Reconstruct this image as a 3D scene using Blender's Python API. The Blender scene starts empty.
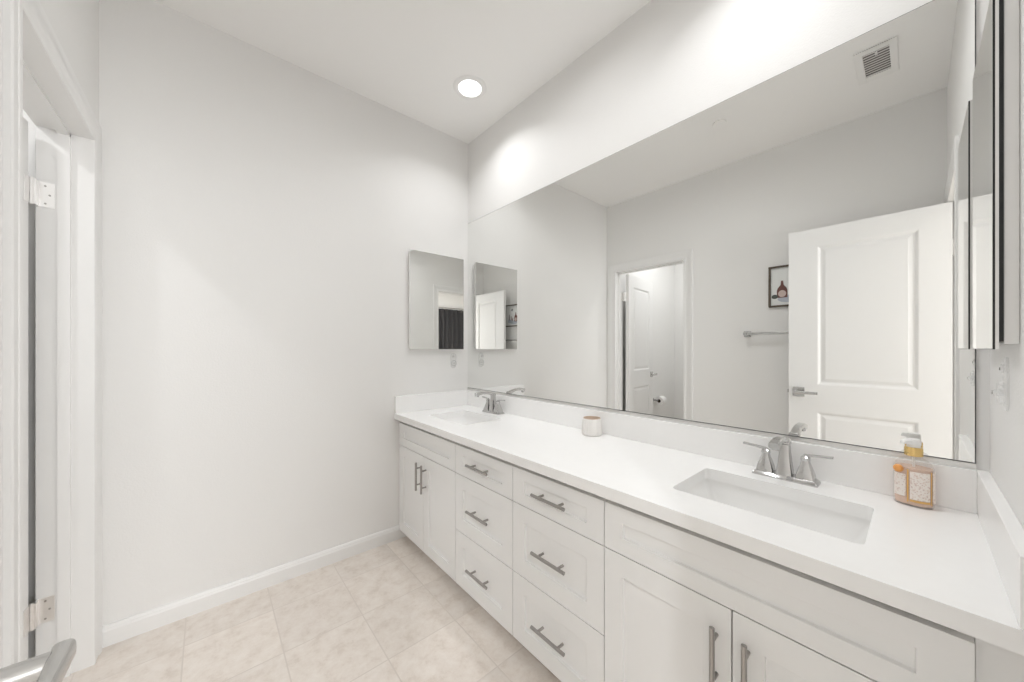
import bpy, bmesh, math, random
from mathutils import Vector, Matrix
random.seed(7)
C = bpy.context.scene.collection
S = bpy.context.scene
PI = math.pi

# ------------------------------------------------------------------ camera, world, exposure
H = 1.22                       # camera height
cam_data = bpy.data.cameras.new('camera')
cam = bpy.data.objects.new('camera', cam_data)
C.objects.link(cam)
cam.location = (0, 0, H)
cam.rotation_euler = (PI / 2, 0, -math.radians(40.96))
cam_data.sensor_width = 36
cam_data.lens = 350.606 / 1024 * 36
cam_data.shift_y = 7.8 / 1024
cam_data.clip_start = 0.01
S.camera = cam

world = bpy.data.worlds.new('world')
S.world = world
world.use_nodes = True
world.node_tree.nodes['Background'].inputs[0].default_value = (1, 1, 1, 1)
world.node_tree.nodes['Background'].inputs[1].default_value = 0.6

S.view_settings.view_transform = 'Standard'
S.view_settings.look = 'None'
S.view_settings.gamma = 1
S.view_settings.use_curve_mapping = False
S.view_settings.exposure = 0.36
cy = S.cycles
cy.max_bounces = 16; cy.diffuse_bounces = 10; cy.glossy_bounces = 10
cy.transmission_bounces = 10; cy.transparent_max_bounces = 12
cy.caustics_reflective = True; cy.caustics_refractive = True
cy.blur_glossy = 0.3
cy.sample_clamp_indirect = 6
cy.use_denoising = True
try:
    cy.denoiser = 'OPENIMAGEDENOISE'
except Exception:
    pass

CEIL = 2.745
def lamp(name, x, y, power, size=0.12, z=CEIL - 0.012, spread=168, col=(0.985, 0.992, 1.0)):
    ld = bpy.data.lights.new(name, 'AREA'); ld.shape = 'DISK'; ld.size = size
    ld.energy = power; ld.spread = math.radians(spread); ld.color = col
    o = bpy.data.objects.new(name, ld); C.objects.link(o); o.location = (x, y, z)
    return o
LIGHTS = [(1.158, 1.709), (1.158, 0.33)]
for lx, ly in LIGHTS:                          # two vanity downlights over the sinks
    lamp('downlight_and_fill', lx, ly, 1.95, spread=130)
MID_FILL = (0.80, 1.0)
lamp('downlight_and_fill', *MID_FILL, 3.9)               # added fill light, out of view, centre of the bathroom ceiling
WC_FILL = (-1.15, 1.55)
lamp('downlight_and_fill', *WC_FILL, 7)  # unseen lamp added in the toilet room as extra fill
BED_FILL = (-0.9, -1.6)
lamp('downlight_and_fill', *BED_FILL, 32)  # unseen lamp added beyond the doorway to raise the fill
# unseen area light added beyond the doorway to fill the bathroom
wl = bpy.data.lights.new('bedroom_fill', 'AREA'); wl.shape = 'RECTANGLE'; wl.size = 1.6; wl.size_y = 1.4
wl.energy = 54; wl.color = (0.97, 0.985, 1.0)
wlo = bpy.data.objects.new('bedroom_fill', wl); C.objects.link(wlo)
wlo.location = (0.75, -3.27, 1.45); wlo.rotation_euler = (PI / 2, 0, 0)

# ------------------------------------------------------------------ dimensions (metres)
D = 1.466      # mirror wall, x
U = 2.186      # far wall, y
LX = -0.335    # left wall, x
NY = -0.12     # near wall, y
WT = 0.128     # wall thickness
WCY0, WCY1, WCH = 1.378, 2.079, 2.025     # toilet room doorway
BX0, BX1, BH = -0.215, 0.452, 2.035       # bathroom doorway
CT = 0.808     # counter top height

# ------------------------------------------------------------------ materials
def new_mat(name):
    m = bpy.data.materials.new(name); m.use_nodes = True
    return m, m.node_tree.nodes, m.node_tree.links, m.node_tree.nodes['Principled BSDF']

def paint(name, col, rough=0.5, bump=0.0, scale=300, spec=0.5, var=0.0):
    m, n, l, b = new_mat(name)
    b.inputs['Base Color'].default_value = (*col, 1)
    b.inputs['Roughness'].default_value = rough
    b.inputs['Specular IOR Level'].default_value = spec
    tc = n.new('ShaderNodeTexCoord'); nz = n.new('ShaderNodeTexNoise')
    nz.inputs['Scale'].default_value = scale; nz.inputs['Detail'].default_value = 3
    l.new(tc.outputs['Object'], nz.inputs['Vector'])
    if bump:
        bp = n.new('ShaderNodeBump'); bp.inputs['Strength'].default_value = bump
        bp.inputs['Distance'].default_value = 0.002
        l.new(nz.outputs['Fac'], bp.inputs['Height']); l.new(bp.outputs['Normal'], b.inputs['Normal'])
    if var:
        mx = n.new('ShaderNodeMix'); mx.data_type = 'RGBA'
        mx.inputs[6].default_value = (*[c * (1 - var) for c in col], 1)
        mx.inputs[7].default_value = (*[min(1, c * (1 + var)) for c in col], 1)
        l.new(nz.outputs['Fac'], mx.inputs[0]); l.new(mx.outputs[2], b.inputs['Base Color'])
    return m

def metal(name, col, rough):
    m, n, l, b = new_mat(name)
    b.inputs['Base Color'].default_value = (*col, 1)
    b.inputs['Metallic'].default_value = 1
    tc = n.new('ShaderNodeTexCoord'); nz = n.new('ShaderNodeTexNoise'); nz.inputs['Scale'].default_value = 60
    mr = n.new('ShaderNodeMapRange'); mr.inputs['To Min'].default_value = max(0, rough - 0.03)
    mr.inputs['To Max'].default_value = rough + 0.03
    l.new(tc.outputs['Object'], nz.inputs['Vector']); l.new(nz.outputs['Fac'], mr.inputs['Value'])
    l.new(mr.outputs['Result'], b.inputs['Roughness'])
    return m

M_wall = paint('wall_paint', (0.815, 0.81, 0.80), 0.6, 0.30, 170, 0.3)
M_ceil = paint('ceiling_paint', (0.90, 0.895, 0.885), 0.7, 0.06, 130, 0.2)
M_trim = paint('white_trim_paint', (0.825, 0.822, 0.815), 0.35, 0.0, 50, 0.4)
M_door = paint('white_door_paint', (0.825, 0.822, 0.815), 0.4, 0.02, 400, 0.4)
M_cab = paint('white_cabinet_lacquer', (0.848, 0.848, 0.842), 0.38, 0.0, 50, 0.4)
M_carc = paint('cabinet_carcass_white', (0.72, 0.71, 0.69), 0.5)
M_quartz = paint('white_quartz', (0.915, 0.913, 0.908), 0.22, 0.0, 40, 0.5, 0.012)
M_porc = paint('white_porcelain', (0.91, 0.907, 0.90), 0.08, 0.0, 20, 0.5)
M_chrome = metal('polished_chrome', (0.56, 0.555, 0.55), 0.12)
M_nickel = metal('brushed_nickel', (0.40, 0.385, 0.37), 0.32)
M_lever = metal('satin_nickel', (0.62, 0.615, 0.605), 0.25)
M_alu = metal('aluminium_channel', (0.72, 0.715, 0.70), 0.35)
M_dark = paint('black_edge', (0.012, 0.012, 0.012), 0.3)
M_line = paint('mirror_edge_grey', (0.10, 0.10, 0.10), 0.3)
M_gold = metal('gold_collar', (0.85, 0.60, 0.25), 0.22)
M_whiteplastic = paint('white_plastic', (0.86, 0.855, 0.845), 0.3)
M_grille = paint('vent_cavity_grey', (0.20, 0.195, 0.19), 0.7)
M_slat = paint('vent_slat_paint', (0.78, 0.77, 0.76), 0.5)
M_frame = paint('dark_walnut_frame', (0.105, 0.080, 0.060), 0.45, 0.05, 90, 0.4, 0.2)
M_curtain = paint('charcoal_curtain_cloth', (0.055, 0.053, 0.055), 0.9, 0.2, 500, 0.1)
M_carpet = paint('beige_carpet', (0.55, 0.50, 0.44), 0.95, 0.4, 400, 0.1)
M_tp = paint('toilet_paper', (0.88, 0.875, 0.865), 0.9)
M_core = paint('cardboard_core', (0.10, 0.075, 0.055), 0.9)
M_ceramic = paint('cream_ceramic', (0.80, 0.78, 0.755), 0.5, 0.05, 80)
M_rim = paint('tan_ceramic_rim', (0.60, 0.47, 0.37), 0.6)

def mirror_mat(name, col):
    m, n, l, b = new_mat(name)
    b.inputs['Base Color'].default_value = (*col, 1)
    b.inputs['Metallic'].default_value = 1
    b.inputs['Roughness'].default_value = 0.0
    return m
M_mirror = mirror_mat('mirror_glass', (0.90, 0.905, 0.895))

def clear_mat(name, col, ior=1.45, rough=0.02):
    m, n, l, b = new_mat(name)
    b.inputs['Base Color'].default_value = (*col, 1)
    b.inputs['Transmission Weight'].default_value = 1
    b.inputs['IOR'].default_value = ior
    b.inputs['Roughness'].default_value = rough
    return m
def film_mat(name, col, alpha):
    m, n, l, b = new_mat(name)
    b.inputs['Base Color'].default_value = (*col, 1)
    b.inputs['Roughness'].default_value = 0.1
    b.inputs['Alpha'].default_value = alpha
    return m
M_clear = film_mat('clear_plastic', (0.85, 0.86, 0.86), 0.16)
M_bottle = film_mat('clear_bottle_plastic', (0.88, 0.86, 0.84), 0.16)

def emit(name, col, s):
    m, n, l, b = new_mat(name)
    b.inputs['Base Color'].default_value = (1, 1, 1, 1)
    b.inputs['Emission Color'].default_value = (*col, 1)
    b.inputs['Emission Strength'].default_value = s
    return m
M_lens = emit('lit_lamp_lens', (1, 0.99, 0.98), 2.5)

def soap_mat():
    m, n, l, b = new_mat('peach_soap')
    b.inputs['Base Color'].default_value = (0.97, 0.70, 0.54, 1)
    b.inputs['Roughness'].default_value = 0.12
    b.inputs['Alpha'].default_value = 0.6
    return m
M_soap = soap_mat()

def label_mat():
    m, n, l, b = new_mat('floral_label')
    tc = n.new('ShaderNodeTexCoord')
    vo = n.new('ShaderNodeTexVoronoi'); vo.inputs['Scale'].default_value = 230
    nz = n.new('ShaderNodeTexNoise'); nz.inputs['Scale'].default_value = 90
    l.new(tc.outputs['Object'], vo.inputs['Vector']); l.new(tc.outputs['Object'], nz.inputs['Vector'])
    r = n.new('ShaderNodeValToRGB'); r.color_ramp.interpolation = 'LINEAR'
    e = r.color_ramp.elements
    e[0].position = 0.0; e[0].color = (0.50, 0.48, 0.60, 1)
    e[1].position = 0.34; e[1].color = (0.86, 0.80, 0.75, 1)
    e.new(0.16).color = (0.72, 0.58, 0.50, 1)
    ml = n.new('ShaderNodeMath'); ml.operation = 'MULTIPLY'
    l.new(vo.outputs['Distance'], ml.inputs[0]); l.new(nz.outputs['Fac'], ml.inputs[1])
    m2 = n.new('ShaderNodeMath'); m2.operation = 'MULTIPLY'; m2.inputs[1].default_value = 1.5
    l.new(ml.outputs[0], m2.inputs[0]); l.new(m2.outputs[0], r.inputs['Fac'])
    l.new(r.outputs['Color'], b.inputs['Base Color'])
    b.inputs['Roughness'].default_value = 0.5
    return m
M_label = label_mat()
M_band = paint('gold_band', (0.72, 0.44, 0.13), 0.35)
M_orange = paint('orange_fruit', (0.80, 0.36, 0.10), 0.5)

def tile_mat():
    m, n, l, b = new_mat('beige_stone_tile')
    tc = n.new('ShaderNodeTexCoord')
    mp = n.new('ShaderNodeMapping'); mp.inputs['Location'].default_value = (-0.231 + 0.305 * 20, -1.358 + 0.305 * 20, 0)
    l.new(tc.outputs['Object'], mp.inputs['Vector'])
    br = n.new('ShaderNodeTexBrick'); br.offset = 0; br.squash = 1
    br.inputs['Scale'].default_value = 1; br.inputs['Brick Width'].default_value = 0.305
    br.inputs['Row Height'].default_value = 0.305; br.inputs['Mortar Size'].default_value = 0.0028
    br.inputs['Mortar Smooth'].default_value = 0.3
    br.inputs['Color1'].default_value = (0, 0, 0, 1); br.inputs['Color2'].default_value = (1, 1, 1, 1)
    br.inputs['Mortar'].default_value = (0.5, 0.5, 0.5, 1)
    l.new(mp.outputs['Vector'], br.inputs['Vector'])
    n1 = n.new('ShaderNodeTexNoise'); n1.inputs['Scale'].default_value = 16; n1.inputs['Detail'].default_value = 10
    n1.inputs['Roughness'].default_value = 0.72; n1.inputs['Distortion'].default_value = 0.15
    l.new(tc.outputs['Object'], n1.inputs['Vector'])
    r = n.new('ShaderNodeValToRGB'); e = r.color_ramp.elements
    e[0].position = 0.36; e[0].color = (0.69, 0.62, 0.555, 1)
    e[1].position = 0.62; e[1].color = (0.815, 0.76, 0.705, 1)
    e.new(0.47).color = (0.765, 0.70, 0.64, 1)
    l.new(n1.outputs['Fac'], r.inputs['Fac'])
    hv = n.new('ShaderNodeMix'); hv.data_type = 'RGBA'; hv.blend_type = 'MULTIPLY'; hv.inputs[0].default_value = 0.10
    l.new(r.outputs['Color'], hv.inputs[6]); l.new(br.outputs['Color'], hv.inputs[7])
    mx = n.new('ShaderNodeMix'); mx.data_type = 'RGBA'; mx.inputs[7].default_value = (0.66, 0.60, 0.545, 1)
    l.new(br.outputs['Fac'], mx.inputs[0]); l.new(hv.outputs[2], mx.inputs[6])
    l.new(mx.outputs[2], b.inputs['Base Color'])
    b.inputs['Roughness'].default_value = 0.42
    b.inputs['Specular IOR Level'].default_value = 0.35
    bp = n.new('ShaderNodeBump'); bp.invert = True; bp.inputs['Strength'].default_value = 0.3; bp.inputs['Distance'].default_value = 0.002
    l.new(br.outputs['Fac'], bp.inputs['Height']); l.new(bp.outputs['Normal'], b.inputs['Normal'])
    return m
M_tile = tile_mat()

# ------------------------------------------------------------------ mesh helpers
class MB:
    """Collects simple shapes and links them as one mesh object."""
    def __init__(self):
        self.v = []; self.f = []; self.mi = []
    def add(self, verts, faces, mi=0):
        k = len(self.v); self.v += [tuple(p) for p in verts]
        for f in faces:
            self.f.append([i + k for i in f]); self.mi.append(mi)
        return self
    def box(self, a, b, mi=0):
        x0, y0, z0 = a; x1, y1, z1 = b
        if x0 > x1: x0, x1 = x1, x0
        if y0 > y1: y0, y1 = y1, y0
        if z0 > z1: z0, z1 = z1, z0
        v = [(x0,y0,z0),(x1,y0,z0),(x1,y1,z0),(x0,y1,z0),(x0,y0,z1),(x1,y0,z1),(x1,y1,z1),(x0,y1,z1)]
        f = [(0,3,2,1),(4,5,6,7),(0,1,5,4),(1,2,6,5),(2,3,7,6),(3,0,4,7)]
        return self.add(v, f, mi)
    def loft(self, loops, cap0=True, cap1=True, mi=0, closed=True):
        n = len(loops[0]); v = [p for lp in loops for p in lp]; f = []
        for i in range(len(loops) - 1):
            for j in range(n if closed else n - 1):
                a = i * n + j; b = i * n + (j + 1) % n
                f.append((a, b, b + n, a + n))
        if cap0: f.append(tuple(range(n - 1, -1, -1)))
        if cap1: f.append(tuple(range((len(loops) - 1) * n, len(loops) * n)))
        return self.add(v, f, mi)
    def lathe(self, prof, c=(0, 0, 0), seg=32, sx=1, sy=1, cap0=True, cap1=True, mi=0):
        loops = [[(c[0] + r * sx * math.cos(2*PI*k/seg), c[1] + r * sy * math.sin(2*PI*k/seg), c[2] + z) for k in range(seg)] for r, z in prof]
        return self.loft(loops, cap0, cap1, mi)
    def tube(self, pts, r, seg=14, mi=0, cap=True):
        pts = [Vector(p) for p in pts]; rs = r if isinstance(r, (list, tuple)) else [r] * len(pts)
        loops = []; up = None
        for i, p in enumerate(pts):
            t = (pts[min(i+1, len(pts)-1)] - pts[max(i-1, 0)]).normalized()
            if up is None:
                up = Vector((0, 0, 1)) if abs(t.z) < 0.9 else Vector((1, 0, 0))
            s = t.cross(up).normalized(); up = s.cross(t).normalized()
            loops.append([tuple(p + rs[i] * (s * math.cos(2*PI*k/seg) + up * math.sin(2*PI*k/seg))) for k in range(seg)])
        return self.loft(loops, cap, cap, mi)
    def prism(self, poly, axis, a, b, mi=0):
        """poly: 2-D outline; extruded along axis ('x','y','z') from a to b."""
        def P(p, t):
            return {'x': (t, p[0], p[1]), 'y': (p[0], t, p[1]), 'z': (p[0], p[1], t)}[axis]
        return self.loft([[P(p, a) for p in poly], [P(p, b) for p in poly]], True, True, mi)
    def build(self, name, mats, parent=None, smooth=None, bevel=0, seg=2, loc=None):
        me = bpy.data.meshes.new(name)
        me.from_pydata(self.v, [], self.f)
        bm = bmesh.new(); bm.from_mesh(me)
        bmesh.ops.remove_doubles(bm, verts=bm.verts, dist=1e-6)
        bm.to_mesh(me); bm.free()
        if not isinstance(mats, (list, tuple)): mats = [mats]
        for m in mats: me.materials.append(m)
        if len(mats) > 1 and len(me.polygons) == len(self.mi):
            for p, i in zip(me.polygons, self.mi): p.material_index = i
        bm = bmesh.new(); bm.from_mesh(me)
        bmesh.ops.recalc_face_normals(bm, faces=bm.faces)
        bm.to_mesh(me); bm.free()
        if smooth is not None:
            me.polygons.foreach_set('use_smooth', [True] * len(me.polygons))
            me.set_sharp_from_angle(angle=math.radians(smooth))
        o = bpy.data.objects.new(name, me); C.objects.link(o)
        if parent: o.parent = parent
        if loc: o.location = loc
        if bevel:
            bv = o.modifiers.new('bevel', 'BEVEL'); bv.width = bevel; bv.segments = seg
            bv.limit_method = 'ANGLE'; bv.angle_limit = math.radians(35); bv.harden_normals = False
        me.update()
        return o

def rrect(cx, cy, w, h, r, z, k=5):
    """rounded rectangle loop in the xy plane, counter-clockwise"""
    pts = []
    for qx, qy, a0 in ((1, 1, 0), (-1, 1, 90), (-1, -1, 180), (1, -1, 270)):
        for i in range(k + 1):
            a = math.radians(a0 + 90 * i / k)
            pts.append((cx + qx * (w/2 - r) + r * math.cos(a), cy + qy * (h/2 - r) + r * math.sin(a), z))
    return pts

def tag(o, label=None, cat=None, group=None, kind=None):
    if label: o['label'] = label
    if cat: o['category'] = cat
    if group: o['group'] = group
    if kind: o['kind'] = kind
    return o
def thing(name, label, cat, loc=(0, 0, 0), rz=0, group=None):
    o = bpy.data.objects.new(name, None); C.objects.link(o)
    o.location = loc; o.rotation_euler = (0, 0, rz); o.empty_display_size = 0.1
    return tag(o, label, cat, group)
def dup(o, parent=None):
    c = o.copy(); C.objects.link(c)
    if parent: c.parent = parent
    for ch in list(o.children): dup(ch, c)
    return c
def struct(name, mb, m, label, cat, bevel=0, smooth=None, parent=None):
    o = mb.build(name, m, parent, smooth, bevel)
    return tag(o, label, cat, kind='structure')

# ------------------------------------------------------------------ room shell
X0, X1, Y0, Y1 = -3.2, 2.6, -3.3, U          # whole built footprint
WX = -1.95                                   # back wall of the toilet room
struct('floor', MB().box((WX - 0.1, NY - WT / 2, -0.1), (D + 0.1, U + 0.1, 0)), M_tile,
       'beige stone tile floor of the bathroom and toilet room', 'floor')
struct('floor_bedroom', MB().box((X0 - 0.1, Y0 - 0.1, -0.1), (X1 + 0.1, NY - WT / 2, 0)), M_carpet,
       'beige carpet floor of the room beyond the bathroom doorway', 'floor')
struct('ceiling', MB().box((X0 - 0.1, Y0 - 0.1, CEIL), (X1 + 0.1, U + 0.1, CEIL + 0.1)), M_ceil,
       'plain white ceiling with recessed light', 'ceiling')
struct('wall_far', MB().box((WX - 0.1, U, 0), (D + 0.1, U + 0.1, CEIL)), M_wall,
       'plain white wall at the far end of the vanity', 'wall')
struct('wall_right', MB().box((D, NY, 0), (D + 0.1, U, CEIL)), M_wall,
       'white wall behind the wide vanity mirror', 'wall')
J = 0.018
struct('wall_left', MB().box((LX - WT, NY, 0), (LX, WCY0 - J, CEIL)).box((LX - WT, WCY1 + J, 0), (LX, U, CEIL))
       .box((LX - WT, WCY0 - J, WCH + J), (LX, WCY1 + J, CEIL)), M_wall,
       'white wall with the toilet room doorway, seen in the mirror', 'wall')
struct('wall_near', MB().box((X0, NY - WT, 0), (BX0 - J, NY, CEIL)).box((BX1 + J, NY - WT, 0), (X1, NY, CEIL))
       .box((BX0 - J, NY - WT, BH + J), (BX1 + J, NY, CEIL)), M_wall,
       'white wall at the near end of the vanity with the bathroom doorway', 'wall')
struct('wall_toilet_back', MB().box((WX - 0.1, 0.98, 0), (WX, U, CEIL)), M_wall,
       'white back wall of the toilet room', 'wall')
struct('wall_toilet_side', MB().box((WX, 0.98, 0), (LX - WT, 1.08, CEIL)), M_wall,
       'white side wall of the toilet room', 'wall')
struct('wall_bedroom_back', MB().box((X0, Y0 - 0.1, 0), (X1, Y0, CEIL)), M_wall,
       'white wall behind the dark curtain beyond the doorway', 'wall')
struct('wall_bedroom_left', MB().box((X0 - 0.1, Y0 - 0.1, 0), (X0, NY, CEIL)), M_wall,
       'white left wall of the room beyond the doorway', 'wall')
struct('wall_bedroom_right', MB().box((X1, Y0 - 0.1, 0), (X1 + 0.1, NY, CEIL)), M_wall,
       'white right wall of the room beyond the doorway', 'wall')

def base_prof(o, s):   # baseboard outline: o = wall coordinate, s = direction into the room
    return [(o, 0), (o + s * 0.014, 0), (o + s * 0.014, 0.062), (o + s * 0.011, 0.070), (o + s * 0.011, 0.074), (o + s * 0.007, 0.083), (o, 0.083)]
struct('baseboard_far', MB().prism(base_prof(U, -1), 'x', LX, 0.985), M_trim,
       'white baseboard along the far wall', 'baseboard')
def baseboard_x(name, a, b, label):
    mb = MB(); p = base_prof(LX, 1)
    mb.loft([[(q[0], a, q[1]) for q in p], [(q[0], b, q[1]) for q in p]])
    struct(name, mb, M_trim, label, 'baseboard')
baseboard_x('baseboard_left', NY, WCY0 - 0.087, 'white baseboard along the left wall beside the towel bar')
struct('baseboard_near', MB().prism(base_prof(NY, 1), 'x', BX1 + 0.09, 0.93), M_trim,
       'white baseboard at the foot of the near wall', 'baseboard')

# door casings: profile (offset from the opening, thickness)
CASE = [(0, 0), (0, 0.005), (0.003, 0.007), (0.018, 0.007), (0.021, 0.005), (0.052, 0.007), (0.060, 0.012), (0.078, 0.013), (0.083, 0.010), (0.083, 0)]
def casing(mb, a, b, h, P):
    """U-shaped casing; P(t, z, thick) -> world point, t runs along the wall"""
    loops = []
    for t, z, st, sz in ((a, 0, -1, 0), (a, h, -1, 1), (b, h, 1, 1), (b, 0, 1, 0)):
        loops.append([P(t + st * o, z + sz * o, th) for o, th in CASE])
    mb.loft(loops)
t1 = MB()
casing(t1, WCY0, WCY1, WCH, lambda t, z, k: (LX + k, t, z))
casing(t1, WCY0, WCY1, WCH, lambda t, z, k: (LX - WT - k, t, z))
t1.box((LX - WT, WCY0 - J, 0), (LX, WCY0, WCH)).box((LX - WT, WCY1, 0), (LX, WCY1 + J, WCH)).box((LX - WT, WCY0 - J, WCH), (LX, WCY1 + J, WCH + J))
s0, s1 = -0.418, -0.388
t1.box((s0, WCY0, 0), (s1, WCY0 + 0.011, WCH)).box((s0, WCY1 - 0.011, 0), (s1, WCY1, WCH)).box((s0, WCY0, WCH - 0.011), (s1, WCY1, WCH))
struct('trim_1', t1, M_trim, 'white casing around the toilet room doorway', 'door casing', smooth=30)
t2 = MB()
casing(t2, BX0, BX1, BH, lambda t, z, k: (t, NY + k, z))
casing(t2, BX0, BX1, BH, lambda t, z, k: (t, NY - WT - k, z))
t2.box((BX0 - J, NY - WT, 0), (BX0, NY, BH)).box((BX1, NY - WT, 0), (BX1 + J, NY, BH)).box((BX0 - J, NY - WT, BH), (BX1 + J, NY, BH + J))
t2.box((BX0, NY - WT + 0.01, 0), (BX0 + 0.040, NY - 0.028, BH)).box((BX1 - 0.011, NY - 0.075, 0), (BX1, NY - 0.045, BH)).box((BX0, NY - 0.075, BH - 0.011), (BX1, NY - 0.045, BH))
struct('trim_2', t2, M_trim, 'white casing around the bathroom doorway, seen in the far cabinet mirror', 'door casing', smooth=30)

# ------------------------------------------------------------------ doors
def panel_face(mb, w, z0, z1, y, s, rects, steps, mi=0, x0=0):
    """one face of a slab at y (normal s along y), with recessed rects [(xa, xb, za, zb)] and steps [(inset, depth)]"""
    xs = sorted({x0, x0 + w, *[r[0] for r in rects], *[r[1] for r in rects]})
    zs = sorted({z0, z1, *[r[2] for r in rects], *[r[3] for r in rects]})
    def q(a, b, c, d): mb.add([a, b, c, d], [(0, 1, 2, 3)], mi)
    for i in range(len(xs) - 1):
        for j in range(len(zs) - 1):
            xa, xb, za, zb = xs[i], xs[i+1], zs[j], zs[j+1]
            if any(r[0] - 1e-6 <= xa and xb <= r[1] + 1e-6 and r[2] - 1e-6 <= za and zb <= r[3] + 1e-6 for r in rects): continue
            q((xa, y, za), (xb, y, za), (xb, y, zb), (xa, y, zb))
    for xa, xb, za, zb in rects:
        lp = [[(xa, y, za), (xb, y, za), (xb, y, zb), (xa, y, zb)]]
        for ins, dep in steps:
            lp.append([(xa + ins, y - s * dep, za + ins), (xb - ins, y - s * dep, za + ins), (xb - ins, y - s * dep, zb - ins), (xa + ins, y - s * dep, zb - ins)])
        mb.loft(lp, False, True, mi)
def slab_sides(mb, w, z0, z1, ya, yb, x0=0, mi=0):
    a, b = x0, x0 + w
    for f in (((a, ya, z0), (b, ya, z0), (b, yb, z0), (a, yb, z0)), ((a, ya, z1), (b, ya, z1), (b, yb, z1), (a, yb, z1)),
              ((a, ya, z0), (a, ya, z1), (a, yb, z1), (a, yb, z0)), ((b, ya, z0), (b, ya, z1), (b, yb, z1), (b, yb, z0))):
        mb.add(f, [(0, 1, 2, 3)], mi)

def make_door(name, w, h, label, loc, rz, lever_z, jamb_leaf, pin=(-0.001, -0.006), free_stile=0.115):
    root = thing(name, label, 'door', loc, rz); root['kind'] = 'structure'
    T = 0.035; g = 0.004
    rects = [(g + 0.12, w - free_stile, 0.978, h - 0.12), (g + 0.12, w - free_stile, 0.24, 0.797)]
    steps = [(0.006, 0.002), (0.016, 0.009), (0.024, 0.009), (0.042, 0.004)]
    mb = MB()
    panel_face(mb, w - g, 0.012, h, 0, -1, rects, steps, 0, g)
    panel_face(mb, w - g, 0.012, h, T, 1, rects, steps, 0, g)
    slab_sides(mb, w - g, 0.012, h, 0, T, g)
    mb.build('door_panel', M_door, root)
    lx = w - 0.054
    for s, y in ((-1, 0), (1, T)):
        hm = MB()
        hm.box((lx - 0.033, y, lever_z - 0.033), (lx + 0.033, y + s * 0.009, lever_z + 0.033))
        hd = hm.build('door_handle', M_lever, root, bevel=0.002)
        tag(hd, 'satin nickel lever handle')
        lv = MB()
        yy = y + s * 0.009
        lv.tube([(lx, yy, lever_z), (lx, yy + s * 0.045, lever_z)], 0.0102, 20)
        # the blade: starts at the neck and runs towards the hinge
        sec = []
        for t, hw, th in ((0.013, 0.0105, 0.008), (-0.02, 0.0105, 0.007), (-0.07, 0.0095, 0.0055), (-0.108, 0.009, 0.005)):
            cyy = yy + s * 0.050
            sec.append([(lx + t, cyy + s * th * math.copysign(abs(math.cos(a)) ** 0.6, math.cos(a)),
                         lever_z + hw * math.copysign(abs(math.sin(a)) ** 0.6, math.sin(a))) for a in [2*PI*k/20 for k in range(20)]])
        lv.loft(sec)
        lv.build('lever', M_lever, hd, smooth=40)
    lb = MB().box((w - 0.001, T/2 - 0.006, lever_z - 0.012), (w + 0.009, T/2 + 0.006, lever_z + 0.012))
    tag(lb.build('latch_bolt', M_nickel, root, bevel=0.001), 'small metal latch bolt on the door edge')
    for hz in (0.27, 1.78):
        hg = MB()
        jamb_leaf(hg, hz)
        for k in range(3):
            hg.tube([(*pin, hz - 0.045 + 0.031 * k), (*pin, hz - 0.016 + 0.031 * k)], 0.0065, 12)
        hg.tube([(*pin, hz - 0.047), (*pin, hz + 0.049)], 0.0045, 10)
        hg.box((0.0015, 0.001, hz - 0.045), (0.004, 0.03, hz + 0.045))
        hj = hg.build('hinge', M_hinge, root)
        sc = MB()
        for dx, dz in SCREWS:
            screw_at(sc, dx, hz + dz)
        sc.build('hinge_screw', M_nickel, hj)
    return root
M_hinge = metal('bright_hinge_metal', (0.88, 0.87, 0.86), 0.3)
SCREWS = [(-0.022, 0.032), (-0.032, 0.0), (-0.022, -0.032)]
# toilet room door: opens into the toilet room, hinged on the far jamb
WCD, WCA = Vector((-0.4725, 2.046, 0)), PI - math.radians(6.5)
WCI = (Matrix.Translation(WCD) @ Matrix.Rotation(WCA, 4, 'Z')).inverted()
def leaf_wc(hg, hz):                       # the leaf screwed to the jamb, given in room coordinates
    x0, x1, y0, y1 = -0.463, -0.425, WCY1 - 0.0022, WCY1 - 0.0002
    q = [WCI @ Vector(p) for p in ((x0, y0, 0), (x1, y0, 0), (x1, y1, 0), (x0, y1, 0))]
    hg.loft([[(v.x, v.y, hz + d) for v in q] for d in (-0.045, 0.045)])
    q = [WCI @ Vector(p) for p in ((-0.467, 2.050, 0), (-0.4605, 2.050, 0), (-0.4605, WCY1 - 0.001, 0), (-0.466, WCY1 - 0.001, 0))]
    hg.loft([[(v.x, v.y, hz + d) for v in q] for d in (-0.045, 0.045)])
def screw_at(sc, x, z):
    a = WCI @ Vector((-0.468 - x, WCY1 - 0.002, 0)); b = WCI @ Vector((-0.468 - x, WCY1 - 0.004, 0))
    sc.tube([(a.x, a.y, z), (b.x, b.y, z)], 0.0032, 10)
make_door('door_1', 0.685, 2.018, 'white two panel toilet room door standing open, seen in the mirror', WCD, WCA, 0.915, leaf_wc)
# bathroom door: open into the bathroom beside the camera
def leaf_bath(hg, hz):
    hg.box((-0.036, 0.0479, hz - 0.045), (-0.002, 0.0497, hz + 0.045))
def screw_at(sc, x, z):
    sc.tube([(x, 0.0482, z), (x, 0.0465, z)], 0.003, 10)
make_door('door_2', 0.722, 2.028, 'white two panel bathroom door standing open, largest door in the mirror', (-0.165, -0.136, 0), PI / 2, 0.925, leaf_bath, (-0.004, 0.042), 0.152)

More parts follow.
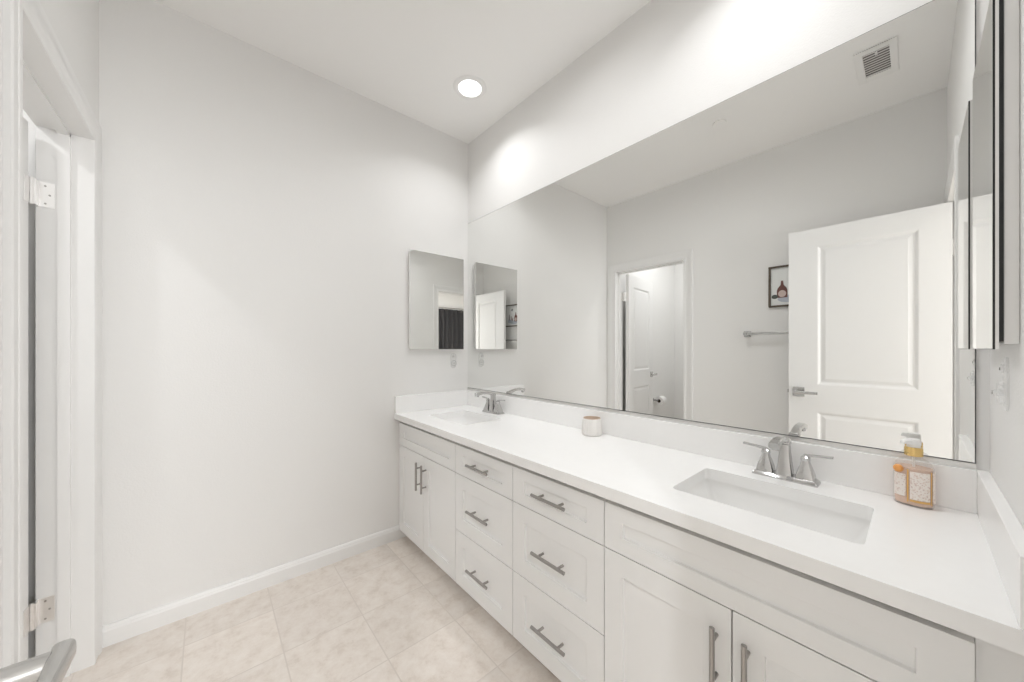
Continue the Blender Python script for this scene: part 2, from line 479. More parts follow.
# ------------------------------------------------------------------ vanity cabinets
FX = 0.932                 # front plane of doors and drawers
ZB, ZT = 0.057, 0.747
Z1, Z2 = 0.605, 0.3255
def bar_pull(parent, p, axis, length, label=None):
    """bar handle in the door's local frame; face at y=0, front towards -y"""
    mb = MB(); x, z = p; h = length / 2; o = 0.030
    if axis == 'x':
        mb.tube([(x - h, -o, z), (x + h, -o, z)], 0.006, 16)
        for s in (-1, 1): mb.tube([(x + s * length * 0.3, 0.001, z), (x + s * length * 0.3, -o, z)], 0.0048, 12)
    else:
        mb.tube([(x, -o, z - h), (x, -o, z + h)], 0.006, 16)
        for s in (-1, 1): mb.tube([(x, 0.001, z + s * length * 0.3), (x, -o, z + s * length * 0.3)], 0.0048, 12)
    return tag(mb.build('handle', M_nickel, parent, smooth=40), 'brushed nickel bar handle')
def shaker(name, parent, x0, x1, z0, z1, st, rt, pull=None):
    """shaker front, local x along the run, face at local y=0 towards -y"""
    g = 0.0018; T = 0.02; mb = MB(); a, b, c, d = x0 + g, x1 - g, z0 + g, z1 - g
    panel_face(mb, b - a, c, d, 0, -1, [(a + st, b - st, c + rt, d - rt)], [(0.0012, 0.009)], 0, a)
    mb.add([(a, T, c), (b, T, c), (b, T, d), (a, T, d)], [(0, 1, 2, 3)])
    slab_sides(mb, b - a, c, d, 0, T, a)
    o = mb.build(name, M_cab, parent, bevel=0.0012)
    if pull: bar_pull(o, pull[0], pull[1], 0.158)
    return o
def carcass(parent, x0, x1, fill0=0, fill1=0):
    mb = MB(); yf, yb, t = 0.0235, 0.525, 0.018
    mb.box((x0, yf, ZB), (x0 + t, yb, CT - 0.037)); mb.box((x1 - t, yf, ZB), (x1, yb, CT - 0.037))
    mb.box((x0 + t, yf, ZB), (x1 - t, yb, ZB + t)); mb.box((x0 + t, yb - 0.008, ZB + t), (x1 - t, yb, ZT))
    mb.box((x0 + t, yf, ZT - 0.02), (x1 - t, yf + t, ZT - 0.006)); mb.box((x0 + t, yf, Z1 - 0.02), (x1 - t, yf + t, Z1 + 0.02))
    mb.build('carcass', M_carc, parent)
    MB().box((x0, 0.075, 0.0), (x1, 0.09, ZB)).build('toe_kick', M_cab, parent)
    if fill1: MB().box((x1, 0.018, 0.0), (x1 + fill1, 0.036, CT - 0.037)).build('filler_strip', M_cab, parent)
# local frame: origin at the front plane, local x -> world -y, local y -> world +x  (rotation -90 deg)
def cabinet(name, label, ya, yb, group):      # ya > yb, world y of the two ends
    return thing(name, label, 'cabinet', (FX, ya, 0), -PI / 2, group)
W = lambda ya, y: ya - y
YS = (2.184, 1.848, 1.502, 1.069, 0.636, 0.284, -0.064)
sc1 = cabinet('sink_cabinet', 'white sink cabinet with two doors against the far wall', YS[0], YS[2], 'vanity cabinets')
w = YS[0] - YS[2]
carcass(sc1, 0, w)
shaker('false_front', sc1, 0, w, Z1, ZT, 0.062, 0.047)
m_ = YS[0] - YS[1]
shaker('door', sc1, 0, m_, ZB, Z1, 0.062, 0.062, ((m_ - 0.033, 0.486), 'z'))
shaker('door', sc1, m_, w, ZB, Z1, 0.062, 0.062, ((m_ + 0.033, 0.486), 'z'))
def drawer_unit(label, ya, yb):
    c = cabinet('drawer_cabinet', label, ya, yb, 'vanity cabinets'); w = ya - yb
    carcass(c, 0, w)
    shaker('drawer', c, 0, w, Z1, ZT, 0.066, 0.044, ((w / 2, 0.680), 'x'))
    shaker('drawer', c, 0, w, Z2, Z1, 0.066, 0.066, ((w / 2, 0.466), 'x'))
    shaker('drawer', c, 0, w, ZB, Z2, 0.066, 0.066, ((w / 2, 0.193), 'x'))
    return c
drawer_unit('white three drawer cabinet beside the far sink cabinet', YS[2], YS[3])
drawer_unit('white three drawer cabinet beside the near sink cabinet, in front of the cup', YS[3], YS[4])
sc2 = cabinet('sink_cabinet', 'white sink cabinet with two doors under the near sink', YS[4], YS[6], 'vanity cabinets')
w = YS[4] - YS[6]; m_ = YS[4] - YS[5]
carcass(sc2, 0, w, fill1=0.054)
shaker('false_front', sc2, 0, w, Z1, ZT, 0.062, 0.047)
shaker('door', sc2, 0, m_, ZB, Z1, 0.062, 0.066, ((m_ - 0.033, 0.480), 'z'))
shaker('door', sc2, m_, w, ZB, Z1, 0.062, 0.066, ((m_ + 0.033, 0.480), 'z'))

# ------------------------------------------------------------------ countertop with two cut-outs
SX, SW = 1.171, 0.270            # sink centre x and front-to-back size of the opening
SINKS = [(1.790, 0.400), (0.273, 0.405)]
def slab_with_holes():
    mb = MB(); xa, xb, ya, yb = 0.899, D, NY, U; zt, zb = CT, CT - 0.036
    cells = []; ys = [ya]
    for cy_, L_ in sorted(SINKS): ys += [cy_ - L_ / 2 - 0.03, cy_ + L_ / 2 + 0.03]
    ys.append(yb)
    hx0, hx1 = SX - SW / 2 - 0.03, SX + SW / 2 + 0.03
    for z, top in ((zt, True), (zb, False)):
        for i in range(len(ys) - 1):
            a, b = ys[i], ys[i + 1]
            if i % 2 == 0:
                mb.add([(xa, a, z), (xb, a, z), (xb, b, z), (xa, b, z)], [(0, 1, 2, 3)])
            else:
                mb.add([(xa, a, z), (hx0, a, z), (hx0, b, z), (xa, b, z)], [(0, 1, 2, 3)])
                mb.add([(hx1, a, z), (xb, a, z), (xb, b, z), (hx1, b, z)], [(0, 1, 2, 3)])
                c = (a + b) / 2; L_ = b - a - 0.06; k = 6
                lp = rrect(SX, c, SW, L_, 0.018, z, k)
                cor = [(hx1, b, z), (hx0, b, z), (hx0, a, z), (hx1, a, z)]
                for q in range(4):
                    arc = lp[q * (k + 1):(q + 1) * (k + 1)]
                    for j in range(k): mb.add([cor[q], arc[j], arc[j + 1]], [(0, 1, 2)])
                    nx = lp[((q + 1) % 4) * (k + 1)]
                    mb.add([cor[q], arc[-1], nx, cor[(q + 1) % 4]], [(0, 1, 2, 3)])
    for i in range(1, len(ys) - 1, 2):
        c = (ys[i] + ys[i + 1]) / 2; L_ = ys[i + 1] - ys[i] - 0.06
        mb.loft([rrect(SX, c, SW, L_, 0.018, zt, 6), rrect(SX, c, SW, L_, 0.018, zb, 6)], False, False)
    for p, q in (((xa, ya), (xa, yb)), ((xb, ya), (xb, yb)), ((xa, ya), (xb, ya)), ((xa, yb), (xb, yb))):
        mb.add([(*p, zb), (*q, zb), (*q, zt), (*p, zt)], [(0, 1, 2, 3)])
    return mb
ctop = slab_with_holes().build('countertop', M_quartz)
tag(ctop, 'long white quartz countertop with two sink cut-outs on the vanity cabinets', 'countertop')
BS = 0.108
tag(MB().box((D - 0.02, NY + 0.02, CT), (D, U - 0.02, CT + BS)).build('backsplash', M_quartz, bevel=0.0015),
    'long white quartz backsplash strip under the wide mirror', 'backsplash', 'quartz splash strips')
tag(MB().box((0.902, U - 0.02, CT), (D, U, CT + BS)).build('side_splash', M_quartz, bevel=0.0015),
    'short white quartz splash strip on the far wall behind the far sink', 'backsplash', 'quartz splash strips')
tag(MB().box((0.901, NY, CT), (D, NY + 0.02, CT + BS)).build('side_splash', M_quartz, bevel=0.0015),
    'short white quartz splash strip on the near wall, beside the soap bottle', 'backsplash', 'quartz splash strips')

# ------------------------------------------------------------------ sinks
def make_sink(cy_, L_, label):
    t = thing('sink', label, 'sink', (SX, cy_, CT - 0.037), 0, 'undermount sinks')
    w, l = SW + 0.008, L_ + 0.008
    mb = MB()
    inner = [(0, 1.0, 1.0, 0.022), (-0.012, 0.995, 0.995, 0.022), (-0.045, 0.95, 0.93, 0.026), (-0.085, 0.87, 0.84, 0.032),
             (-0.108, 0.80, 0.76, 0.036), (-0.118, 0.70, 0.68, 0.036), (-0.123, 0.40, 0.42, 0.03), (-0.125, 0.16, 0.11, 0.02)]
    loops = [rrect(0, 0, w + 0.03, l + 0.03, 0.03, 0, 6)] + [rrect(0, 0, w * a, l * b, r, z, 6) for z, a, b, r in inner]
    mb.loft(loops, False, True)
    o = mb.build('basin', M_porc, t, smooth=35)
    s = o.modifiers.new('solidify', 'SOLIDIFY'); s.thickness = 0.006; s.offset = -1
    dm = MB()
    dm.lathe([(0.021, -0.1245), (0.021, -0.1225), (0.017, -0.1215), (0.012, -0.1225), (0.010, -0.1215), (0.0, -0.1205)], seg=24, cap1=False)
    tag(dm.build('drain', M_chrome, t, smooth=40), 'round chrome drain')
    return t
make_sink(*SINKS[0], 'white undermount sink at the far end of the counter, under the far faucet')
make_sink(*SINKS[1], 'white undermount sink at the near end of the counter, beside the soap bottle')

# ------------------------------------------------------------------ faucets
def sq(cx, cy_, hx, hy, z, r=0.003):
    return rrect(cx, cy_, hx * 2, hy * 2, min(r, hx * 0.9, hy * 0.9), z, 2)
def make_faucet(y, label):
    t = thing('faucet', label, 'faucet', (1.392, y, CT), 0, 'chrome centerset faucets')
    b = MB().loft([sq(0, 0, 0.029, 0.083, 0.0), sq(0, 0, 0.029, 0.083, 0.004), sq(0, 0, 0.024, 0.078, 0.011), sq(0, 0, 0.022, 0.075, 0.013)])
    b.build('base', M_chrome, t, smooth=25)
    sp = MB()
    prof = [(0.013, 0.0205), (0.022, 0.0195), (0.050, 0.0165), (0.085, 0.0135), (0.108, 0.0122), (0.111, 0.0142), (0.122, 0.0142), (0.126, 0.010)]
    sp.loft([sq(0, 0, h, h, z) for z, h in prof])
    arc = [(0.006, 0.117, 0.012, 0.008), (-0.025, 0.126, 0.012, 0.008), (-0.058, 0.1325, 0.012, 0.0075), (-0.090, 0.134, 0.0122, 0.008), (-0.115, 0.131, 0.0128, 0.0095), (-0.136, 0.125, 0.013, 0.0105)]
    loops = []
    for i, (x, z, hy, hz) in enumerate(arc):
        p, q = arc[max(i-1, 0)], arc[min(i+1, len(arc)-1)]
        tx, tz = q[0] - p[0], q[1] - p[1]; n = math.hypot(tx, tz); nx, nz = -tz / n, tx / n
        if nz < 0: nx, nz = -nx, -nz
        loops.append([(x + nx * hz * c, hy * s, z + nz * hz * c) for s, c in ((-1, -0.7), (-0.7, -1), (0.7, -1), (1, -0.7), (1, 0.7), (0.7, 1), (-0.7, 1), (-1, 0.7))])
    sp.loft(loops)
    sp.tube([(-0.123, 0, 0.122), (-0.125, 0, 0.112)], [0.0105, 0.010], 16)
    sp.build('spout', M_chrome, t, smooth=25)
    for s in (-1, 1):
        h = MB(); yy = s * 0.051
        h.loft([sq(0, yy, a, a, z) for z, a in ((0.013, 0.0225), (0.022, 0.0215), (0.040, 0.017), (0.058, 0.0115), (0.067, 0.0095), (0.070, 0.0108), (0.078, 0.0108), (0.082, 0.007))])
        ho = h.build('handle', M_chrome, t, smooth=25)
        lv = MB()
        L = [(0.004, 0.0058, 0.0040, 0.083), (-0.03, 0.0058, 0.0032, 0.087), (-0.064, 0.0068, 0.0030, 0.090)]
        lv.loft([[(dx, yy - s * d, z + dz) for dx, dz in ((-hw, -hz), (hw, -hz), (hw, hz), (-hw, hz))] for d, hw, hz, z in L])
        lv.build('lever', M_chrome, ho, bevel=0.001)
    return t
make_faucet(SINKS[0][0], 'chrome two handle faucet behind the far sink')
make_faucet(0.274, 'chrome two handle faucet behind the near sink')

# ------------------------------------------------------------------ big mirror
mr = thing('vanity_mirror', 'wide frameless mirror covering the wall above the long countertop', 'mirror', (D, (NY + U) / 2, 0.931))
ya, yb = NY + 0.0205 - mr.location.y, U - 0.001 - mr.location.y
mb = MB()
mb.box((-0.0055, ya, 0.0), (-0.0005, yb, 2.149 - 0.931), 1)
gl = mb.build('mirror_backing', [M_line, M_line], mr)
g2 = MB(); e = 0.0022
g2.add([(-0.0062, ya + e, e), (-0.0062, yb, e), (-0.0062, yb, 1.2165), (-0.0062, ya + e, 1.2165)], [(0, 3, 2, 1)])
g2.add([(-0.0057, ya + e, e), (-0.0057, yb, e), (-0.0057, yb, 1.2165), (-0.0057, ya + e, 1.2165)], [(0, 1, 2, 3)])
x_a, x_b = -0.0062, -0.0057
for p, q in (((ya + e, e), (yb, e)), ((yb, e), (yb, 1.2165)), ((yb, 1.2165), (ya + e, 1.2165)), ((ya + e, 1.2165), (ya + e, e))):
    g2.add([(x_a, *p), (x_a, *q), (x_b, *q), (x_b, *p)], [(0, 1, 2, 3)])
g2.build('mirror_glass', M_mirror, mr)
MB().box((-0.0085, ya, -0.0145), (-0.0005, yb, -0.0005)).build('channel', M_alu, mr)

# ------------------------------------------------------------------ medicine cabinets
def make_medicine(label, loc, rz, w, h, edge):
    """local frame: back on the wall at y=0, front towards -y, x from 0 to w"""
    t = thing('medicine_cabinet', label, 'mirror cabinet', loc, rz, 'frameless mirror cabinets')
    MB().box((0.006, -0.017, 0.010), (w - 0.006, -0.0005, h - 0.010)).build('body', M_whiteplastic, t, bevel=0.001)
    MB().box((0.004, -0.0225, 0.014), (w - 0.004, -0.017, h - 0.004)).build('gasket', edge, t)
    d = MB().box((0, -0.0265, 0), (w, -0.0225, h), 0)
    do = d.build('mirror_door', [M_whiteplastic], t)
    gm = MB().box((0.0, -0.0292, 0.0), (w, -0.0265, h))
    b = gm.build('mirror_edge', edge, do)
    MB().box((0.0015, -0.0297, 0.0015), (w - 0.0015, -0.0292, h - 0.0015)).build('mirror_glass', M_mirror, do)
    return t
make_medicine('square edged mirror cabinet on the far wall beside the corner', (0.990, U, 1.216), 0, 0.417, 0.654, M_slat)
make_medicine('dark edged mirror cabinet on the near wall, seen almost edge on', (1.405, NY, 1.219), PI, 0.335, 0.654, M_dark)

# ------------------------------------------------------------------ clear hooks under the cabinets
def make_hook(label, loc, rz):
    t = thing('hook', label, 'hook', loc, rz, 'clear wall hooks')
    pl = MB().loft([[(x, -0.0005, z) for x, z, _ in rrect(0, 0, 0.046, 0.108, 0.022, 0, 6)], [(x, -0.004, z) for x, z, _ in rrect(0, 0, 0.046, 0.108, 0.022, 0, 6)]])
    pl.build('base_plate', M_clear, t, smooth=40)
    kb = MB()
    kb.loft([[(-0.004 + r * math.cos(a), y, 0.030 + r * math.sin(a)) for a in [2*PI*k/20 for k in range(20)]] for y, r in ((-0.004, 0.009), (-0.008, 0.009), (-0.009, 0.005))])
    kb.build('button', M_clear, t, smooth=40)
    rg = MB(); n = 28
    rg.loft([[((0.019 + 0.004 * math.cos(b)) * math.cos(a), -0.0085 + 0.0045 * math.sin(b), -0.018 + (0.019 + 0.004 * math.cos(b)) * math.sin(a)) for b in [2*PI*j/10 for j in range(10)]] for a in [2*PI*k/n for k in range(n + 1)]], False, False)
    rg.loft([[(r * math.cos(a), y, -0.018 + r * math.sin(a)) for a in [2*PI*k/16 for k in range(16)]] for y, r in ((-0.004, 0.007), (-0.016, 0.007), (-0.018, 0.004))])
    rg.build('hook_ring', M_clear, t, smooth=40)
    for z, r in ((0.030, 0.003), (-0.018, 0.0035)):
        sm = MB()
        x = -0.004 if z > 0 else 0
        sm.loft([[(x + r * math.cos(a), y, z + r * math.sin(a)) for a in [2*PI*k/12 for k in range(12)]] for y in ((-0.0185, -0.0195) if z < 0 else (-0.0092, -0.0102))])
        tag(sm.build('screw', M_nickel, t), 'small grey screw head')
    return t
make_hook('small clear plastic hook on the far wall below the mirror cabinet', (1.337, U, 1.135), 0)
make_hook('clear plastic hook on the near wall below the dark edged mirror cabinet', (1.20, NY, 1.150), PI)

# ------------------------------------------------------------------ cup and soap
cup = thing('cup', 'small fluted cream cup on the countertop by the backsplash', 'cup', (1.396, 1.022, CT))
mb = MB(); n = 96
def flute(r, z, amp, k0=1): return [((r + amp * abs(math.cos(12 * 2*PI*k/n))) * math.cos(2*PI*k/n), (r + amp * abs(math.cos(12 * 2*PI*k/n))) * math.sin(2*PI*k/n), z) for k in range(n)]
mb.loft([flute(0.038, 0, 0), flute(0.0415, 0.003, 0.001), flute(0.0425, 0.010, 0.0016), flute(0.0395, 0.060, 0.0016), flute(0.038, 0.074, 0.0008), flute(0.037, 0.077, 0)], True, False)
cb = mb.build('body', M_ceramic, cup, smooth=50); cb.scale = (1.10, 1.10, 1.03)
mb = MB(); mb.lathe([(0.0372, 0.0765), (0.0365, 0.079), (0.0345, 0.079), (0.0335, 0.076), (0.033, 0.05), (0.032, 0.008), (0.0, 0.007)], seg=48, cap0=False, cap1=False)
cr_ = tag(mb.build('rim', M_rim, cup, smooth=50), 'tan rim and inside'); cr_.scale = (1.10, 1.10, 1.03)

def oval(ax, ay, z, n=48, p=0.85):
    return [(ax * math.copysign(abs(math.cos(t)) ** p, math.cos(t)), ay * math.copysign(abs(math.sin(t)) ** p, math.sin(t)), z) for t in [2*PI*k/n for k in range(n)]]
SPROF = [(0.0, 0.026, 0.034), (0.003, 0.028, 0.036), (0.010, 0.029, 0.037), (0.085, 0.029, 0.037), (0.100, 0.0285, 0.036), (0.112, 0.026, 0.032), (0.121, 0.020, 0.023), (0.126, 0.0145, 0.0145), (0.131, 0.0135, 0.0135)]
sp = thing('soap_dispenser', 'clear soap bottle of peach liquid with gold collar and white pump', 'soap dispenser', (1.414, 0.004, CT), math.radians(-8))
MB().loft([oval(b, a, z) for z, b, a in SPROF]).build('bottle', M_bottle, sp, smooth=40)
MB().loft([oval(b - 0.003, a - 0.003, max(z, 0.004)) for z, b, a in SPROF[:5]]).build('liquid', M_soap, sp, smooth=40)
def patch(a0, a1, z0, z1, off, m, name, n=16, lab=None):
    mb = MB(); vs = []
    loops = []
    for o_ in (off, off + 0.0006):
        lo = []
        for z in (z0, z1):
            for k in range(n + 1):
                t = a0 + (a1 - a0) * k / n; p = 0.85
                lo.append(((0.029 + o_) * math.copysign(abs(math.cos(t)) ** p, math.cos(t)), (0.037 + o_) * math.copysign(abs(math.sin(t)) ** p, math.sin(t)), z))
        loops.append(lo)
    k_ = n + 1
    A, B = loops; v = A + B; N = 2 * k_
    f = []
    for i in range(n):
        f.append((i, i + 1, k_ + i + 1, k_ + i)); f.append((N + i, N + k_ + i, N + k_ + i + 1, N + i + 1))
        f.append((i, N + i, N + i + 1, i + 1)); f.append((k_ + i, k_ + i + 1, N + k_ + i + 1, N + k_ + i))
    f.append((0, k_, N + k_, N)); f.append((n, N + n, N + k_ + n, k_ + n))
    mb.add(v, f)
    o = mb.build(name, m, sp, smooth=50)
    if lab: tag(o, lab)
R = math.radians
patch(R(178), R(232), 0.020, 0.092, 0.0003, M_label, 'label', 20, 'pale floral printed label')
patch(R(237), R(241), 0.012, 0.096, 0.0003, M_band, 'label_stripe', 6, 'gold stripe')
patch(R(247), R(285), 0.016, 0.094, 0.0003, M_label, 'label', 16, 'pale floral printed label on the side')
patch(R(171.5), R(175), 0.012, 0.096, 0.0003, M_band, 'label_stripe', 6, 'gold stripe')
patch(R(125), R(168), 0.024, 0.082, 0.0003, M_label, 'label', 16, 'pale floral printed label on the other side')
patch(R(178), R(232), 0.014, 0.019, 0.0004, M_band, 'label_stripe', 16, 'gold stripe')
ob = MB(); ob.lathe([(0.0, -0.010), (0.006, -0.008), (0.0098, -0.002), (0.0095, 0.004), (0.006, 0.0085), (0.0, 0.010)], c=(-0.0255, 0.0235, 0.094), seg=20, cap0=False, cap1=False)
tag(ob.build('label_fruit', M_orange, sp, smooth=60), 'orange fruit printed at the label corner')
cl = MB().lathe([(0.0155, 0.129), (0.0172, 0.130), (0.0172, 0.149), (0.0155, 0.152), (0.010, 0.152)], seg=36)
tag(cl.build('collar', M_gold, sp, smooth=40), 'gold collar')
pm = MB().lathe([(0.0125, 0.151), (0.0125, 0.157), (0.0135, 0.158), (0.0140, 0.168), (0.0120, 0.173), (0.0, 0.1745)], seg=28, cap1=False)
pm.loft([[(x, y * hw, 0.1655 + z * hz - dz) for y, z in ((-1, -0.6), (1, -0.6), (1, 0.6), (0.6, 1), (-0.6, 1), (-1, 0.6))] for x, hw, hz, dz in ((0.0, 0.012, 0.0075, 0), (-0.016, 0.009, 0.0065, 0.0), (-0.023, 0.007, 0.0055, 0.001), (-0.027, 0.0055, 0.0045, 0.003))])
po = pm.build('pump', M_whiteplastic, sp, smooth=35); po.rotation_euler = (0, 0, math.radians(-42))
tb = MB().tube([(0, 0, 0.128), (0.002, 0, 0.06), (0.006, 0, 0.012)], 0.0025, 8)
tb.build('dip_tube', M_whiteplastic, sp, smooth=60)

# ------------------------------------------------------------------ ceiling things
def make_light(x, y, label):
    t = thing('ceiling_light', label, 'ceiling light', (x, y, CEIL), 0, 'recessed ceiling lights')
    MB().lathe([(0.066, -0.0035), (0.072, -0.007), (0.088, -0.0055), (0.097, -0.002), (0.098, -0.0003)], seg=64, cap0=False, cap1=False).build('trim_ring', M_whiteplastic, t, smooth=50)
    tag(MB().lathe([(0.0, -0.0025), (0.066, -0.0025), (0.066, -0.0045), (0.0, -0.0045)], seg=48, cap0=False, cap1=False).build('lens', M_lens, t), 'lit white lens')
    return t
make_light(*LIGHTS[0], 'round recessed ceiling light glowing above the far end of the vanity')
make_light(*LIGHTS[1], 'round recessed ceiling light above the near sink')
make_light(*MID_FILL, 'added fill light, unseen, in the ceiling in front of the middle of the vanity')
make_light(*WC_FILL, 'added fill light, unseen, in the toilet room ceiling')
make_light(*BED_FILL, 'added fill light, unseen, in the ceiling beyond the bathroom doorway')
wf = MB()  # unseen window frame, added to house the fill light
wx0, wx1, wz0, wz1 = -0.05, 1.55, 0.75, 2.15
for p, q in (((wx0 - 0.07, wz0 - 0.07), (wx1 + 0.07, wz0)), ((wx0 - 0.07, wz1), (wx1 + 0.07, wz1 + 0.07)), ((wx0 - 0.07, wz0), (wx0, wz1)), ((wx1, wz0), (wx1 + 0.07, wz1))):
    wf.box((p[0], Y0 + 0.0005, p[1]), (q[0], Y0 + 0.05, q[1]))
win = struct('fill_window_1', wf, M_trim, 'white window frame added around the unseen fill light beyond the bathroom doorway', 'window')
M_fill = emit('fill_glow_panel', (0.96, 0.98, 1.0), 2.0)  # glowing panel added inside the frame to brighten the rooms
MB().box((wx0, Y0 + 0.001, wz0), (wx1, Y0 + 0.012, wz1)).build('glow_panel', M_fill, win)

av = thing('air_vent', 'white square ceiling vent with grey slats, seen in the mirror', 'vent', (0.235, 0.137, CEIL))
x0, x1, y0, y1 = -0.155, 0.155, -0.078, 0.078
gx0, gx1, gy0, gy1 = -0.105, 0.120, -0.050, 0.046
fr = MB()
for a, b in (((x0, y0), (x1, gy0)), ((x0, gy1), (x1, y1)), ((x0, gy0), (gx0, gy1)), ((gx1, gy0), (x1, gy1))):
    fr.box((*a, -0.010), (*b, -0.0005))
fr.build('frame', M_whiteplastic, av, bevel=0.002)
MB().box((gx0, gy0, -0.0025), (gx1, gy1, -0.001)).build('cavity', M_grille, av)
n = 10
for i in range(n):
    x = gx0 + (i + 0.5) * (gx1 - gx0) / n
    m = MB().loft([[(x - 0.0085, yy, -0.0050), (x - 0.008, yy, -0.0042), (x + 0.008, yy, -0.0082), (x + 0.0075, yy, -0.0090)] for yy in (gy0, gy1)])
    m.build('slat', M_slat, av)
MB().box((gx1 - 0.035, -0.008, -0.013), (gx1 - 0.004, 0.001, -0.009)).build('damper_tab', M_whiteplastic, av)

sk = thing('sprinkler_cover', 'round white sprinkler cover plate on the ceiling, seen in the mirror', 'sprinkler', (0.312, 0.870, CEIL))
MB().lathe([(0.040, -0.0003), (0.041, -0.006), (0.038, -0.010), (0.0, -0.011)], seg=40, cap1=False).build('plate', M_ceil, sk, smooth=40)

# ------------------------------------------------------------------ left wall: picture and towel bar
pc = thing('picture', 'framed print of bottles on the wall above the towel bar, seen in the mirror', 'picture', (LX, 0.584, 1.688))
hs = 0.154
f = MB()
for a, b in (((-hs, -hs), (hs, -hs + 0.013)), ((-hs, hs - 0.013), (hs, hs)), ((-hs, -hs + 0.013), (-hs + 0.013, hs - 0.013)), ((hs - 0.013, -hs + 0.013), (hs, hs - 0.013))):
    f.box((0.0005, *a), (0.022, *b))
f.build('frame', M_frame, pc, bevel=0.0015)
M_paper = paint('off_white_paper', (0.80, 0.81, 0.80), 0.7)
pp = MB().box((0.001, -hs + 0.012, -hs + 0.012), (0.010, hs - 0.012, hs - 0.012)).build('print', M_paper, pc)
def shape(pts, col, name, k):
    mb = MB(); mb.loft([[(0.0100, y, z) for y, z in pts], [(0.0102 + 0.0001 * k, y, z) for y, z in pts]])
    mb.build(name, paint('ink_' + name + str(k), col, 0.7, 0, 60, 0.3, 0.15), pp)
def ell(cy_, cz, a, b, n=20): return [(cy_ + a * math.cos(2*PI*k/n), cz + b * math.sin(2*PI*k/n)) for k in range(n)]
by = 0.072
bottle = [(by - 0.032, -0.085), (by + 0.032, -0.085), (by + 0.032, -0.030), (by + 0.026, -0.012), (by + 0.010, 0.010), (by + 0.006, 0.042), (by - 0.006, 0.042), (by - 0.010, 0.010), (by - 0.026, -0.012), (by - 0.032, -0.030)]
shape(ell(0.030, -0.095, 0.070, 0.028), (0.50, 0.53, 0.60), 'saucer', 0)
shape(ell(-0.045, -0.080, 0.055, 0.024), (0.45, 0.50, 0.58), 'bowl', 0)
shape(bottle, (0.16, 0.075, 0.065), 'bottle', 1)
shape(ell(by, -0.055, 0.024, 0.026), (0.62, 0.50, 0.46), 'bottle_label', 2)
shape(ell(by + 0.045, -0.075, 0.020, 0.016), (0.10, 0.11, 0.10), 'leaf', 2)
shape([(-0.01, -0.07), (0.012, -0.07), (0.018, -0.03), (0.008, -0.045), (0.0, -0.02)], (0.25, 0.12, 0.11), 'brush', 2)
shape([(-0.035, -0.065), (-0.018, -0.065), (-0.022, -0.01), (-0.034, -0.005)], (0.28, 0.16, 0.14), 'jar', 3)
shape([(-0.08, -0.065), (-0.055, -0.065), (-0.06, 0.02), (-0.07, 0.02)], (0.20, 0.16, 0.18), 'flask', 3)
shape([(0.02, 0.075), (0.0, 0.068), (-0.03, 0.072), (-0.02, 0.088), (0.0, 0.100), (0.008, 0.085)], (0.13, 0.14, 0.15), 'sprig', 1)
shape(ell(-0.005, 0.058, 0.020, 0.004), (0.55, 0.57, 0.60), 'twig', 1)

tw = thing('towel_bar', 'chrome towel bar on the wall below the framed print, seen in the mirror', 'towel bar', (LX, 0.58, 1.337))
for yy in (0.30, -0.30):
    m = MB().box((0.0005, yy - 0.024, -0.024), (0.010, yy + 0.024, 0.024)).box((0.010, yy - 0.012, -0.012), (0.075, yy + 0.012, 0.012))
    m.build('post', M_chrome, tw, bevel=0.002)
MB().box((0.058, -0.288, -0.010), (0.072, 0.288, 0.010)).build('bar', M_chrome, tw, bevel=0.0015)

# ------------------------------------------------------------------ toilet room things
hd = thing('toilet_paper_holder', 'chrome toilet paper holder on the toilet room wall, seen in the mirror', 'toilet paper holder', (-1.33, U, 0.575))
MB().box((-0.022, -0.010, -0.022), (0.022, -0.0005, 0.022)).box((-0.010, -0.075, -0.010), (0.010, -0.010, 0.010)).build('post', M_chrome, hd, bevel=0.002)
MB().tube([(0.0, -0.068, 0), (-0.150, -0.068, 0)], 0.007, 14).build('arm', M_chrome, hd, smooth=40)
rl = thing('toilet_paper_roll', 'white toilet paper roll on the chrome holder, seen in the mirror', 'toilet paper', (-1.415, U - 0.068, 0.565))
def ring(x, r): return [(x, r * math.cos(2*PI*k/36), r * math.sin(2*PI*k/36)) for k in range(36)]
MB().loft([ring(0.05, 0.022), ring(0.05, 0.054), ring(-0.05, 0.054), ring(-0.05, 0.022)], False, False).build('paper', M_tp, rl, smooth=40)
MB().loft([ring(0.0502, 0.0195), ring(0.0502, 0.022), ring(-0.0502, 0.022), ring(-0.0502, 0.0195), ring(0.0502, 0.0195)], False, False).build('core', M_core, rl, smooth=40)

tl = thing('toilet', 'white toilet in the toilet room, a corner of it seen in the mirror', 'toilet', (WX, 1.615, 0))
def ov(cx, a, b, z, n=32, flat=0.0):
    return [(cx + a * math.cos(2*PI*k/n), b * math.sin(2*PI*k/n), z) for k in range(n)]
bowl = MB().loft([ov(0.36, 0.20, 0.105, 0.0), ov(0.36, 0.205, 0.11, 0.02), ov(0.36, 0.17, 0.09, 0.10), ov(0.39, 0.18, 0.105, 0.20), ov(0.44, 0.225, 0.155, 0.30), ov(0.455, 0.245, 0.180, 0.37), ov(0.455, 0.245, 0.182, 0.39)])
bowl.build('bowl', M_porc, tl, smooth=50)
MB().loft([ov(0.455, 0.245, 0.182, 0.392), ov(0.455, 0.25, 0.187, 0.398), ov(0.455, 0.25, 0.187, 0.408), ov(0.455, 0.246, 0.183, 0.412)]).build('seat', M_whiteplastic, tl, smooth=40)
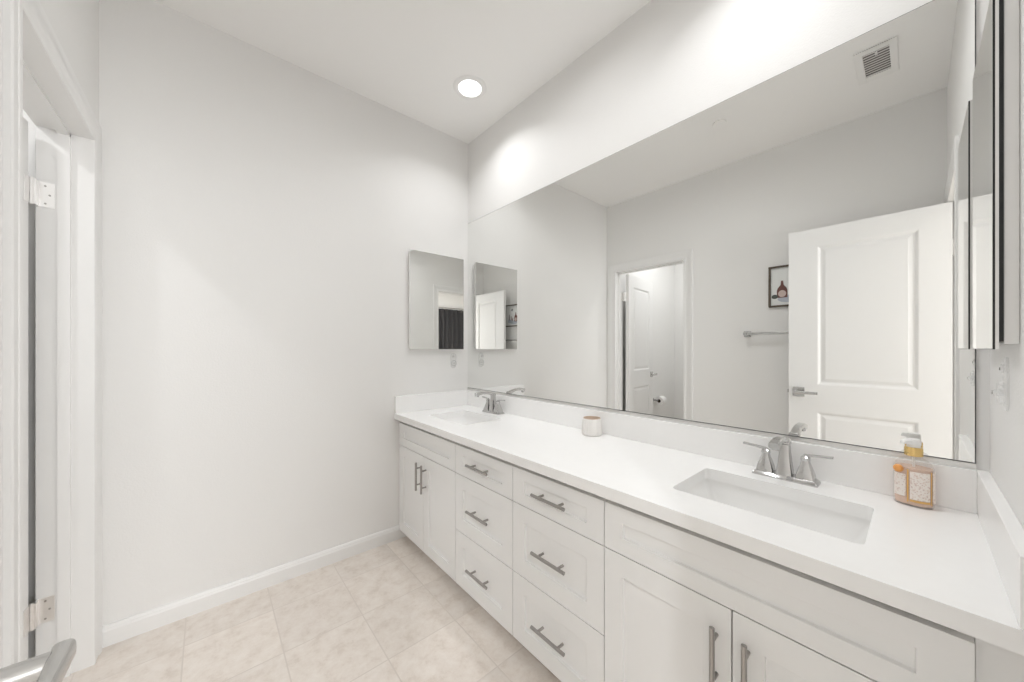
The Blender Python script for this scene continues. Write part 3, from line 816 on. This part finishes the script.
MB().loft([ov(0.455, 0.246, 0.183, 0.414), ov(0.455, 0.25, 0.187, 0.420), ov(0.455, 0.245, 0.182, 0.432), ov(0.455, 0.20, 0.14, 0.438)]).build('seat_lid', M_whiteplastic, tl, smooth=40)
MB().loft([rrect(0.115, 0, 0.19, 0.40, 0.03, 0.36), rrect(0.115, 0, 0.20, 0.43, 0.03, 0.42), rrect(0.115, 0, 0.21, 0.45, 0.03, 0.72)]).build('tank', M_porc, tl, smooth=40)
MB().loft([rrect(0.115, 0, 0.225, 0.47, 0.03, 0.722), rrect(0.115, 0, 0.225, 0.47, 0.03, 0.745), rrect(0.115, 0, 0.20, 0.44, 0.03, 0.755)]).build('tank_lid', M_porc, tl, smooth=40)

# ------------------------------------------------------------------ curtain beyond the doorway
cr = thing('curtain_rod', 'thin metal curtain rod beyond the doorway, seen in the far cabinet mirror', 'curtain rod', (-1.4, Y0 + 0.12, 2.215))
MB().tube([(-1.3, 0, 0), (1.3, 0, 0)], 0.011, 14).build('rod', M_nickel, cr, smooth=40)
for s in (-1, 1):
    MB().lathe([(0.0, -0.02), (0.018, -0.012), (0.02, 0.0), (0.016, 0.014), (0.0, 0.02)], c=(s * 1.31, 0, 0), seg=16, cap0=False, cap1=False).build('finial', M_nickel, cr, smooth=60)
    MB().box((s * 1.15 - 0.008, -0.12, -0.008), (s * 1.15 + 0.008, 0.0, -0.010 + 0.004)).build('bracket', M_nickel, cr)
ct = thing('curtain', 'charcoal grey curtain hanging beyond the doorway, seen in the far cabinet mirror', 'curtain', (-1.4, Y0 + 0.12, 0))
mb = MB(); n = 320; rows = 5; hgt = [0.02, 0.7, 1.4, 2.0, 2.185]; amp = [0.05, 0.048, 0.045, 0.04, 0.028]
vs = []; fs = []
for r in range(rows):
    for k in range(n + 1):
        x = -1.2 + 2.4 * k / n
        vs.append((x + 0.006 * math.sin(9 * x + r), amp[r] * math.sin(2*PI*x / 0.13 + 0.5 * math.sin(5 * x)) , hgt[r]))
for r in range(rows - 1):
    for k in range(n):
        a = r * (n + 1) + k; fs.append((a, a + 1, a + n + 2, a + n + 1))
mb.add(vs, fs)
co = mb.build('cloth', M_curtain, ct, smooth=80)
sd = co.modifiers.new('solidify', 'SOLIDIFY'); sd.thickness = 0.003; sd.offset = 0
for k in range(18):
    x = -1.17 + 2.34 * k / 17
    rg = MB(); m_ = 20
    rg.loft([[(x, (0.017 + 0.0022 * math.cos(b)) * math.cos(a), 2.211 + (0.021 + 0.0022 * math.cos(b)) * math.sin(a)) if False else
              (x + 0.0022 * math.sin(b), (0.019 + 0.0022 * math.cos(b)) * math.cos(a), 2.2065 + (0.019 + 0.0022 * math.cos(b)) * math.sin(a)) for b in [2*PI*j/8 for j in range(8)]] for a in [2*PI*q/m_ for q in range(m_ + 1)]], False, False)
    tag(rg.build('curtain_ring', M_alu, cr, smooth=60, loc=(0, 0, -2.215)), 'pale metal curtain ring')
